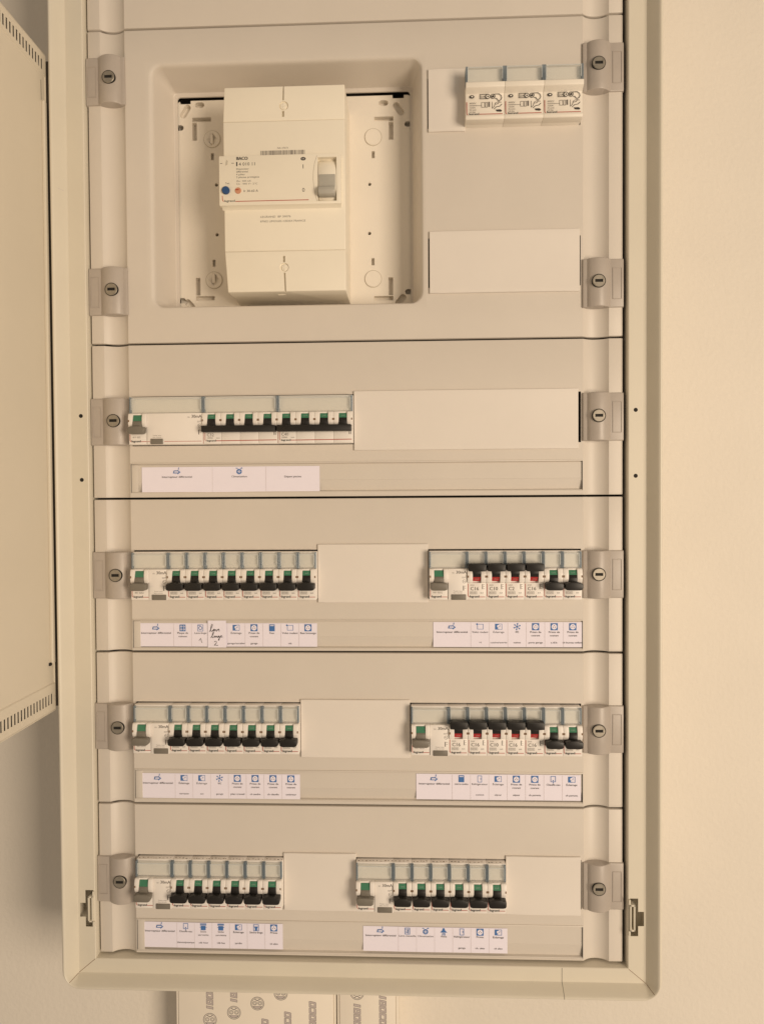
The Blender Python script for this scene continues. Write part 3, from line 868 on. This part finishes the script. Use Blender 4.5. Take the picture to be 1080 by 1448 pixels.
b.prism_x([(-10.8, 560.0), (-16.4, 563.4), (-10.8, 563.4)], -119.0, -8.8)
plate = b.mesh("plate", 35)
c = B(); c.box(-29.8, -12.6, -19, -11.4, 564.6, 604.2)
plate = cut(plate, c.bm); smooth(plate, 35)
pl = obj("label_plate", plate, "breaker_white", mb, off)
# rocker: white barrel with a grey thumb lever
b = B()
b.prism_x([(-11.2+0, 604.0)] + [(-11.2-6.4*math.sin(math.pi*t/12)**.7, 604.0-39.2*t/12) for t in range(1, 12)] + [(-11.2, 564.8)], -29.4, -13.0, .3, 1)
rk = obj("rocker", b.mesh("rocker", 50), "breaker_white", mb, off)
b = B(); b.box(-28.4, -13.6, -18.6, -12, 577.0, 588.2, .5).prism_x([(-14, 577.4), (-19.0, 577.4), (-23.0, 575.4), (-24.0, 572.0), (-22.6, 569.0), (-17.6, 568.0), (-14, 568.6)], -28.8, -13.8, .6)
obj("lever", b.mesh("lever", 40), "lever_grey", rk)
p = Print(-17.0)
p.text("BACO", -104.8, 603.5, 4.1, "ink", 'L', width=10.4, bold=.6)
p.rect(-104.7, -103.6, 597.9, 601.8, "ink").text("4 010 11", -102.4, 598.3, 4.2, "ink", 'L', width=15.0)
for i, (s_, w_) in enumerate((("Disjoncteur", 11.8), ("différentiel", 10.8), ("4 pôles", 7.8), ("3 phases protégées", 21.2))):
    p.text(s_, -104.8, 594.6-2.5*i, 2.2, "ink", 'L', width=w_)
p.text("IΔn : 500 mA", -104.8, 583.6, 2.2, "ink_soft", 'L', width=13.6).text("Un : 440 V~ 2°C", -104.8, 581.0, 2.2, "ink_soft", 'L', width=19.6)
p.text("Test", -113.0, 581.8, 2.2, "ink", 'C').text("Ir 30-60 A", -98.2, 574.2, 3.0, "ink", 'L', width=13.4)
p.disc(-43.0, 603.2, 1.6, "ink", sx=1.5).text("NF", -43.0, 602.5, 1.9, "print_white", 'C', lay=2)
p.rect(-43.4, -42.8, 594.4, 598.0, "ink").text("0", -43.0, 573.2, 5.2, "ink", 'C')
p.line([(-117.9, 571.2), (-117.7, 567.4), (-116.7, 566.0)], .6, "ink_red").text(LEG, -116.2, 565.6, 2.8, "ink", 'L', width=9.8, bold=.15)
p.line([(-105.6, 565.9), (-38.4, 565.9)], .65, "ink_red")
p.line([(-119.6, 600.7), (-117.6, 600.7)], .5, "ink_soft").line([(-109, 600.7), (-106.8, 600.7)], .5, "ink_soft")
p.line([(-30.4, 605.6), (-32.6, 599.0), (-33.8, 591.0), (-34.0, 584.0), (-33.2, 576.0), (-31.8, 569.0), (-30.6, 564.6)], .5, "mould_line")
obj("printed_marking", p.mesh("printed_marking"), None, pl)
p = Print(-11.0)
x = -83.4
while x < -42.6:
    w = random.choice((.35, .35, .6, .9)); p.rect(x, x+w, 610.0, 614.0, "ink_soft"); x += w+random.choice((.35, .35, .6))
p.text("NA 37573", -62.8, 615.4, 2.2, "ink_soft", 'C', width=10.0)
p.text("LEGRAND  BP 30076", -84.2, 552.6, 2.5, "ink_soft", 'L', width=28.4).text("87002 LIMOGES CEDEX FRANCE", -84.2, 548.4, 2.5, "ink_soft", 'L', width=42.0)
obj("printed_marking", p.mesh("printed_marking"), None, mb, off)
b = B(); b.cyl_y(-114.4, 575.8, 3.6, -19.4, -16, 24, .6); obj("test_button", b.mesh("button", 40), "button_blue", pl)
b = B(); b.cyl_y(-103.2, 575.6, 2.9, -17.7, -16, 24, .3); ob_ = obj("current_setting_dial", b.mesh("dial", 40), "button_orange", pl)
b = B(); b.box(-105.4, -102.4, -18.0, -17.6, 575.9, 576.7); obj("dial_pointer", b.mesh("pointer", None), "ink_red", ob_)
b = B(); b.prism_y([(-114.6, 598.6), (-112.8, 599.6), (-112.4, 602.6), (-113.4, 604.0), (-114.2, 601.6)], -17.3, -16.5); obj("reset_mark", b.mesh("mark", None), "mould_line", pl)

# ================================================================== paper labels
def socket(p, x, z):
    p.rect(x-2.9, x+2.9, z-2.9, z+2.9, "ink_blue").disc(x, z, 2.25, "paper", 2).disc(x-.9, z-.3, .36, "ink", 3, 8).disc(x+.9, z-.3, .36, "ink", 3, 8).disc(x, z+1.0, .36, "ink", 3, 8)
def lamp(p, x, z):
    p.rect(x-2.9, x, z-2.4, z+2.4, "ink_blue").frame(x, x+2.9, z-2.4, z+2.4, .3, "ink_blue")
    p.disc(x-.2, z+.4, 1.15, "paper", 2).rect(x-.7, x+.3, z-1.7, z-.5, "paper", 2).line([(x+.5, z), (x+1.4, z+.9)], .35, "ink_blue", 3)
def fan(p, x, z):
    for i in range(6):
        a = math.radians(60*i+15); ca, sa = math.cos(a), math.sin(a)
        p.poly([(x+ca*.5, z+sa*.5), (x+ca*2.8-sa*.9, z+sa*2.8+ca*.9), (x+ca*3.0+sa*.3, z+sa*3.0-ca*.3)], "ink_blue", 1+.05*i)
    p.disc(x, z, .8, "ink_blue", 2)
def switch(p, x, z):
    p.poly([(x-3.2, z-1.5), (x+.6, z-1.5), (x+.6, z-2.4), (x+3.0, z-.5), (x+.6, z+1.4), (x+.6, z+.9), (x-2.6, z+.9)], "ink_blue")
    p.poly([(x-2.3, z-.8), (x+.9, z-.8), (x+1.8, z-.4), (x+.9, z+.2), (x-2.0, z+.2)], "paper", 2).line([(x+1.3, z+1.7), (x+1.6, z+3.2)], .5, "ink_blue")
def hob(p, x, z):
    p.rect(x-2.5, x+2.5, z-3, z+2.6, "ink_blue")
    for dx in (-1.15, 1.15):
        for dz in (-1.4, 1.0): p.disc(x+dx, z+dz, .85, "paper", 2).disc(x+dx, z+dz, .4, "ink_blue", 3)
def washer(p, x, z):
    p.frame(x-2.4, x+2.4, z-3, z+2.6, .35, "ink_blue").ring(x, z-.3, 1.6, .5, "ink_blue").line([(x-1.8, z+1.8), (x+.2, z+1.8)], .35, "ink_blue")
def oven(p, x, z):
    p.rect(x-2.3, x+2.3, z-2.9, z+2.8, "ink_blue").rect(x-1.7, x+1.7, z+1.5, z+2.1, "paper", 2)
def shutter(p, x, z): p.frame(x-2.3, x+2.7, z-2.2, z+2.2, .32, "ink_blue").disc(x-2.5, z+2.1, .7, "ink_blue", 2)
def fridge(p, x, z): p.frame(x-1.8, x+1.8, z-2.9, z+2.7, .4, "ink_blue").line([(x+.8, z+.6), (x+.8, z-.6)], .4, "ink_blue")
def boiler(p, x, z): p.frame(x-2.1, x+2.1, z-2.1, z+2.7, .4, "ink_blue").disc(x, z-.9, .5, "ink_blue").line([(x, z-2.2), (x, z-3.1)], .45, "ink_blue")
def towel(p, x, z):
    p.rect(x-2.7, x+2.7, z+1.0, z+2.8, "ink_blue").rect(x-2.7, x+2.7, z+1.5, z+1.8, "paper", 2)
    p.rect(x-2.1, x+2.1, z-2.9, z+.7, "ink_blue").rect(x-3.0, x+3.0, z-.6, z-.2, "ink_blue", 1.3)
def dryer(p, x, z):
    p.frame(x-2.3, x+2.3, z-2.9, z+2.7, .4, "ink_blue").poly([(x-1.8, z+.8), (x-.5, z+.9), (x+.5, z+.9), (x+1.8, z+.8), (x+1.0, z-.4), (x+.8, z-2.4), (x-.8, z-2.4), (x-1.0, z-.4)], "ink_blue")
def dish(p, x, z): p.frame(x-2.2, x+2.2, z-2.9, z+2.7, .45, "ink_blue").line([(x-1.8, z+1.4), (x+1.8, z+1.4)], .35, "ink_blue").line([(x-1.1, z-.2), (x+1.1, z+.4)], .5, "ink_blue").line([(x-1.1, z-1.4), (x+1.1, z-.8)], .5, "ink_blue").line([(x+.7, z+.9), (x+.7, z-2.2)], .4, "ink_blue")
def aircon(p, x, z):
    p.disc(x, z-.4, 2.3, "ink_blue"); 
    for i in range(3):
        a = math.radians(60*i); p.line([(x-1.6*math.cos(a), z-.4-1.6*math.sin(a)), (x+1.6*math.cos(a), z-.4+1.6*math.sin(a))], .3, "paper", 2+.1*i)
    p.line([(x-2.6, z+2.5), (x-1.2, z+2.3)], .55, "ink_blue").line([(x+1.2, z+2.3), (x+2.6, z+2.5)], .55, "ink_blue").disc(x+2.3, z+2.5, .5, "ink_blue", 1.5)
def hood(p, x, z):
    p.poly([(x-3.0, z-.8), (x+3.0, z-.8), (x+1.2, z+1.0), (x+.7, z+2.8), (x-.7, z+2.8), (x-1.2, z+1.0)], "ink_blue")
    for dx in (-.8, .1, .9): p.line([(x+dx, z-1.2), (x+dx*1.3, z-3.2)], .5, "ink_blue")
SW = ("Interrupteur différentiel", None, switch, None)
PC = lambda room: ("Prises de", "courant", socket, room)
EC = lambda room: ("Éclairage", None, lamp, room)
STRIPS = [
    ("three-field paper label naming Climatisation, in the row of four-pole breakers", -202.8, 323.2, [68.1, 51.3, 50.9], 24.0, 2,
     [SW, ("Climatisation", None, aircon, None), ("Départ piscine", None, None, None)]),
    ("paper label strip partly covered by the handwritten note", -208.0, 174.0, [34.3]+[17.2]*8, 22.4, 3,
     [SW, ("Plaque de", "cuisson", hob, None), ("Lave-linge", None, washer, None), None, EC("garage/escalier"), PC("garage"), ("Four", None, oven, None), ("Volet roulant", None, shutter, "rdc"), ("Baie brassage", None, socket, None)]),
    ("paper label strip with a blue fan above the word maison", 73.8, 175.2, [35.3]+[17.25]*6, 23.6, 3,
     [SW, ("Volet roulant", None, shutter, "+1"), EC("cuisine/entrée"), ("VMC", None, fan, "maison"), PC("porte garage"), PC("s.d.b."), PC("ch bureau enfants")]),
    ("paper label strip with a blue fan above the word garage", -208.0, 29.2, [33.9]+[17.2]*7, 24.0, 4,
     [SW, EC("terrasse"), EC("ext"), ("VMC", None, fan, "garage"), PC("plan travail"), PC("ch sandra"), PC("ch claudia"), PC("extérieur")]),
    ("paper label strip naming micro-ondes, under the run with five raised levers", 57.0, 30.9, [34.0]+[17.2]*7, 24.4, 4,
     [SW, ("micro-ondes", None, oven, None), ("Réfrigérateur", None, fridge, "cuisine"), EC("séjour"), PC("séjour"), PC("ch parents"), ("Chauffe-eau", None, boiler, None), EC("ch parents")]),
    ("paper label strip naming Sèche-linge, in the bottom row", -207.6, -115.6, [33.4]+[17.1]*6, 24.8, 5,
     [SW, ("Chauffe-eau", None, boiler, "thermodynamique"), ("Sèche", "serviette", towel, "sdb haut"), ("Sèche", "serviette", towel, "sdb bas"), EC("jardin"), ("Sèche-linge", None, dryer, None), ("Prises", None, socket, "ch alex")]),
    ("paper label strip naming Hotte, in the bottom row", 5.6, -116.2, [33.6]+[17.2]*6, 24.0, 5,
     [SW, ("Lave-vaisselle", None, dish, None), ("Climatisation", None, aircon, None), ("Hotte", None, hood, None), ("Réfrigérateur", None, fridge, "garage"), ("Prises", None, socket, "ch. alex"), EC("ch alex")]),
]
def paper_sheet(w, h, sag=0.25):
    bm = bmesh.new(); n = 16; G = []
    for i in range(n+1):
        x = w*i/n; y = .9 - sag*math.sin(math.pi*i/n) + .08*math.sin(7*i)
        G.append([bm.verts.new((x*S, (y+dy)*S, z*S)) for dy, z in ((.15, 0), (0, 0), (0, -h), (.15, -h))])
    for a, c_ in zip(G, G[1:]):
        for j in range(4): bm.faces.new((a[j], c_[j], c_[(j+1) % 4], a[(j+1) % 4]))
    bm.faces.new(G[0]); bm.faces.new(G[-1][::-1])
    return to_mesh(bm, "paper", 30)
for lab, x0, z1, cells, h, row, items in STRIPS:
    w = sum(cells)
    s_ = obj("label_strip", paper_sheet(w, h), "paper", None, (x0, 0, z1))
    tag(s_, lab, "paper label", "printed paper label strips")
    p = Print(0.50); xx = 0
    for cw, it in zip(cells, items):
        if xx: p.rect(xx-.09, xx+.09, -h+.2, -.4, "ink_line")
        if it:
            xc = xx+cw/2; l1, l2, icon, room = it
            if icon:
                n0 = len(p.v); zi = -4.3 if row != 5 else -3.9; icon(p, xc, zi)
                p.v[n0:] = [((xc+(a/S-xc)*1.14)*S, b_, (zi+(c_/S-zi)*1.14)*S) for a, b_, c_ in p.v[n0:]]
            big = 2.5
            wd = min(cw-.8, 1.16*len(l1)) if cw < 40 else 1.16*len(l1)
            dz = -10.2 if icon else -10.6
            if row == 5: dz += .7
            p.text(l1, xc, dz, big, "ink", 'C', width=wd)
            if l2: p.text(l2, xc, dz-3.2, big, "ink", 'C', width=1.16*len(l2))
            if room: p.text(room, xc, -20.2 if row != 3 else -20.0, 2.35, "ink", 'C', width=min(cw+2.0 if len(room) > 14 else cw-.6, 1.12*len(room)))
        xx += cw
    if row == 3 and x0 < 0:
        xq = 34.3+17.2*1.5
        p.line([(xq-1.4, -16.6), (xq-.2, -15.0), (xq+.4, -14.6), (xq+1.0, -18.2), (xq+1.6, -18.6)], .42, "ink")
    obj("printed_marking", p.mesh("printed_marking"), None, s_)
# handwritten note
nt = obj("handwritten_note", paper_sheet(17.6, 25.6, .1), "paper", None, (-140.6, -1.2, 176.6))
tag(nt, "small paper note with lave linge 2 handwritten in ink, tucked into the label slot", "paper note")
def curve_pts(ctrl, n=5):
    out = []
    C_ = [ctrl[0]]+ctrl+[ctrl[-1]]
    for i in range(1, len(C_)-2):
        for t in range(n):
            u = t/n; a, b_, c_, d = C_[i-1], C_[i], C_[i+1], C_[i+2]
            out.append(tuple(.5*((2*b_[k])+(-a[k]+c_[k])*u+(2*a[k]-5*b_[k]+4*c_[k]-d[k])*u*u+(-a[k]+3*b_[k]-3*c_[k]+d[k])*u**3) for k in (0, 1)))
    return out+[ctrl[-1]]
p = Print(0.62)
wr = lambda ctrl, lay=1: p.line(curve_pts(ctrl), .38, "ink", lay)
wr([(1.6, -10.8), (3.0, -8.2), (4.6, -4.6), (4.3, -3.4), (3.4, -5.2), (3.0, -8.6), (3.6, -10.4), (5.0, -9.2), (6.2, -8.0), (5.2, -9.8), (5.6, -10.2), (6.8, -8.2), (7.0, -10.0), (7.8, -8.4), (8.6, -10.2), (9.4, -8.4), (10.4, -8.8), (11.2, -8.2), (10.4, -8.0), (10.2, -9.6), (11.8, -9.8)])
wr([(3.0, -16.4), (4.4, -14.4), (5.8, -11.6), (5.2, -11.4), (4.4, -14.2), (4.6, -16.2), (6.0, -15.6), (6.6, -14.4), (6.6, -16.0), (7.6, -14.6), (8.0, -16.0), (8.8, -14.6), (9.4, -16.2), (11.0, -14.6), (10.0, -14.8), (10.2, -15.8), (11.4, -14.8), (11.0, -18.2), (10.2, -18.6), (11.2, -16.8), (12.6, -15.2), (13.6, -14.2), (12.8, -14.4), (13.0, -15.8), (14.4, -15.4)], 2.2)
wr([(6.4, -20.4), (7.2, -19.6), (8.4, -20.0), (8.2, -21.4), (6.4, -23.4), (7.6, -23.2), (9.0, -23.8), (9.8, -23.2)], 4.4)
obj("handwriting", p.mesh("handwriting"), None, nt)

# ================================================================== open door at the hinge side
DX = -283.6
door = thing("cabinet_door", "open beige metal cabinet door with rows of vent slots, swung towards the viewer", "cabinet door", (DX, -12, 95))
doff = (-DX, 12, -95)
Y0, Y1 = -13.0, -500.0
bm = bmesh.new()
ys = [Y0, -17.6]
y = -18.8
while y > Y1+20:
    ys += [y, y-2.7]; y -= 5.5
ys += [Y1+10, Y1]
holes_y = {(round(ys[i], 2)) for i in range(2, len(ys)-2, 2)}
zs = [95, 101.6, 111.2, 119.6, 120.6, 400, 685.6, 686.6, 689.6, 699.0, 704.6]
xo = {95: 0, 101.6: 0, 111.2: 0, 119.6: 0, 120.6: -1.0, 400: -1.0, 685.6: -1.0, 686.6: 0, 689.6: 0, 699.0: 0, 704.6: 0}
G = [[bm.verts.new(((DX+xo[z])*S, yy*S, z*S)) for z in zs] for yy in ys]
for i in range(len(ys)-1):
    for j in range(len(zs)-1):
        if (zs[j] == 101.6 or zs[j] == 689.6) and round(ys[i], 2) in holes_y: 
            # slot: side walls going into the sheet
            for a, c_ in ((G[i][j], G[i][j+1]), (G[i+1][j], G[i+1][j+1])):
                d1 = bm.verts.new(a.co+Vector((-.5*S, 0, 0))); d2 = bm.verts.new(c_.co+Vector((-.5*S, 0, 0)))
                bm.faces.new((a, c_, d2, d1))
            continue
        bm.faces.new((G[i][j], G[i+1][j], G[i+1][j+1], G[i][j+1]))
obj("inner_skin", to_mesh(bm, "inner_skin", 20), "door", door, doff)
b = B(); b.box(DX-18, DX-16, Y1, Y0, 94, 705.6).box(DX-18, DX-.05, Y0, Y0+1.2, 94, 705.6, .4).box(DX-18, DX-.05, Y1-1.2, Y1, 94, 705.6, .4)
b.box(DX-18, DX-.05, Y1, Y0, 704.7, 706.2, .4).box(DX-18, DX-.05, Y1, Y0, 93.4, 94.9, .4)
obj("outer_shell", b.mesh("outer_shell", 30), "door", door, doff)
for za, zb in ((100, 113), (688, 701)):
    b = B(); b.box(DX-9, DX-7, Y1+4, Y0-1.5, za-2, zb+2); obj("vent_shade", b.mesh("vent_shade", None), "interior", door, doff)  # dark strip added behind the slots, its colour stands for their shade
b = B(); b.prism_x([(-15.2, 139.6), (-20.2, 139.6), (-20.2, 661.4), (-15.2, 661.4)], DX-1.2, DX+2.0, .9, 3)
obj("hinge_rod", b.mesh("hinge_rod", 40), "door", door, doff)
for (a0, a1, z0_, z1_) in ((-20.3, -19.9, 661.7, 680), (-23.0, -19.6, 137.8, 140.4)):
    b = B(); b.box(DX-1.2, DX-.85 if z0_ > 400 else DX+.6, a0, a1, z0_, z1_)
    obj("hinge_notch", b.mesh("hinge_notch", None), "black_hole", door, doff)

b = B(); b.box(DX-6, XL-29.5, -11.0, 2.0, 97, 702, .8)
obj("gap_shade", b.mesh("gap_shade", 40), "interior", door, doff)  # added dark filler, paints the shade in the gap between door and frame

# ================================================================== cable trunking under the cabinet
def letter(p, ch, t0, x, up, L=6.3, H=7.0):
    """block letter standing sideways: t runs along the word (up or down), height along x"""
    sg = 1 if up else -1
    def q(a, h_): return (x - sg*(h_-H/2), t0 + sg*(a + .18*h_))
    def poly_out(pts, w=.42):
        pp = [q(*t_) for t_ in pts]; p.line(pp+[pp[0]], w, "film_ink")
    if ch == 'I':
        poly_out([(1.6, 0), (4.0, 0), (4.0, H), (1.6, H)]); p.poly([q(*t_) for t_ in [(1.9, .3), (3.7, .3), (3.7, H-.3), (1.9, H-.3)]], "film_violet", .5); return
    out = [(0.2, 0), (L-.6, 0), (L-.2, .8), (L-.2, H-.8), (L-.6, H), (.2, H)]
    p.poly([q(*t_) for t_ in out], "film_violet", .5); poly_out(out)
    ins = {'O': [[(2, 1.7), (L-2, 1.7), (L-2, H-1.7), (2, H-1.7)]], 'C': [[(2, 1.9), (L-.2, 1.9), (L-.2, H-1.9), (2, H-1.9)]],
           'B': [[(2, 1.4), (L-2, 1.4), (L-2, 2.9), (2, 2.9)], [(2, 4.1), (L-2, 4.1), (L-2, H-1.4), (2, H-1.4)]]}[ch]
    for r in ins:
        p.poly([q(*t_) for t_ in r], "trunk_paper", .8); poly_out(r, .36)
mat("trunk_paper", (0.86, 0.79, 0.69), 0.45, var=0.0)
def badge(p, x, z, up):
    p.disc(x, z, 7.2, "film_ink", .4, 24).disc(x, z, 6.6, "trunk_paper", .6, 24)
    p.ring(x, z, 6.0, .4, "film_ink", 1, 24)
    sg = 1 if up else -1
    for dx in (-2.7, 2.7): p.ring(x+dx, z+.4*sg, 2.3, .5, "film_ink", 1.2, 16).ring(x+dx, z+.3*sg, 1.3, .4, "film_ink", 1.2, 12)
    p.poly([(x-4.2, z-3.2*sg), (x+4.2, z-3.2*sg), (x+2.8, z-4.7*sg), (x-2.8, z-4.7*sg)], "film_violet", 1.2)
    p.line([(x-4.4, z-3.0*sg), (x+4.4, z-3.0*sg), (x+2.8, z-4.9*sg), (x-2.8, z-4.9*sg), (x-4.4, z-3.0*sg)], .4, "film_ink", 1.4)
    p.line([(x-2.6, z+4.6*sg), (x, z+3.0*sg), (x+2.6, z+4.6*sg)], .8, "film_ink", 1.5)
def trunk(x0, x1, label, marks):
    t = thing("cable_trunking", label, "cable trunking", ((x0+x1)/2, 99, -700), "film-wrapped trunking below the cabinet")
    o_ = (-(x0+x1)/2, -99, 700)
    b = B(); b.box(x0+1.5, x1-1.5, 70, 99, -700, -160).box(x0, x0+2.4, 61.5, 99, -700, -160, .7).box(x1-2.4, x1, 61.5, 99, -700, -160, .7)
    obj("channel", b.mesh("channel", 30), "trunking", t, o_)
    b = B(); b.box(x0+2.6, x1-2.6, 60, 71, -700, -160, 1.0)
    obj("lid", b.mesh("lid", 30), "trunking", t, o_)
    p = Print(60.0)
    for x, zb, up in marks:
        badge(p, x, zb, up)
        sg = 1 if up else -1
        z = zb+sg*9.6
        for ch in "IBOCO": letter(p, ch, z, x, up); z += sg*(6.8 if ch != 'I' else 5.6)
    obj("printed_film", p.mesh("printed_film"), None, t, o_)
trunk(-195.4, -27.6, "wide film-wrapped trunking printed with badges, below the cabinet",
      [(-159.6, -252.1, 1), (-134.2, -244.0, 1), (-109.5, -233.8, 1), (-84.9, -222.8, 1), (-101.6, -292.5, 1), (-77.8, -284.5, 1), (-51.8, -273.0, 1), (-160, -330, 1), (-134, -320, 1)])
trunk(-26.4, 37.0, "narrow film-wrapped trunking strip beside the wide one, below the cabinet",
      [(-5.4, -220.6, 0), (21.1, -211.6, 0), (-5.4, -300, 0), (21, -291, 0)])
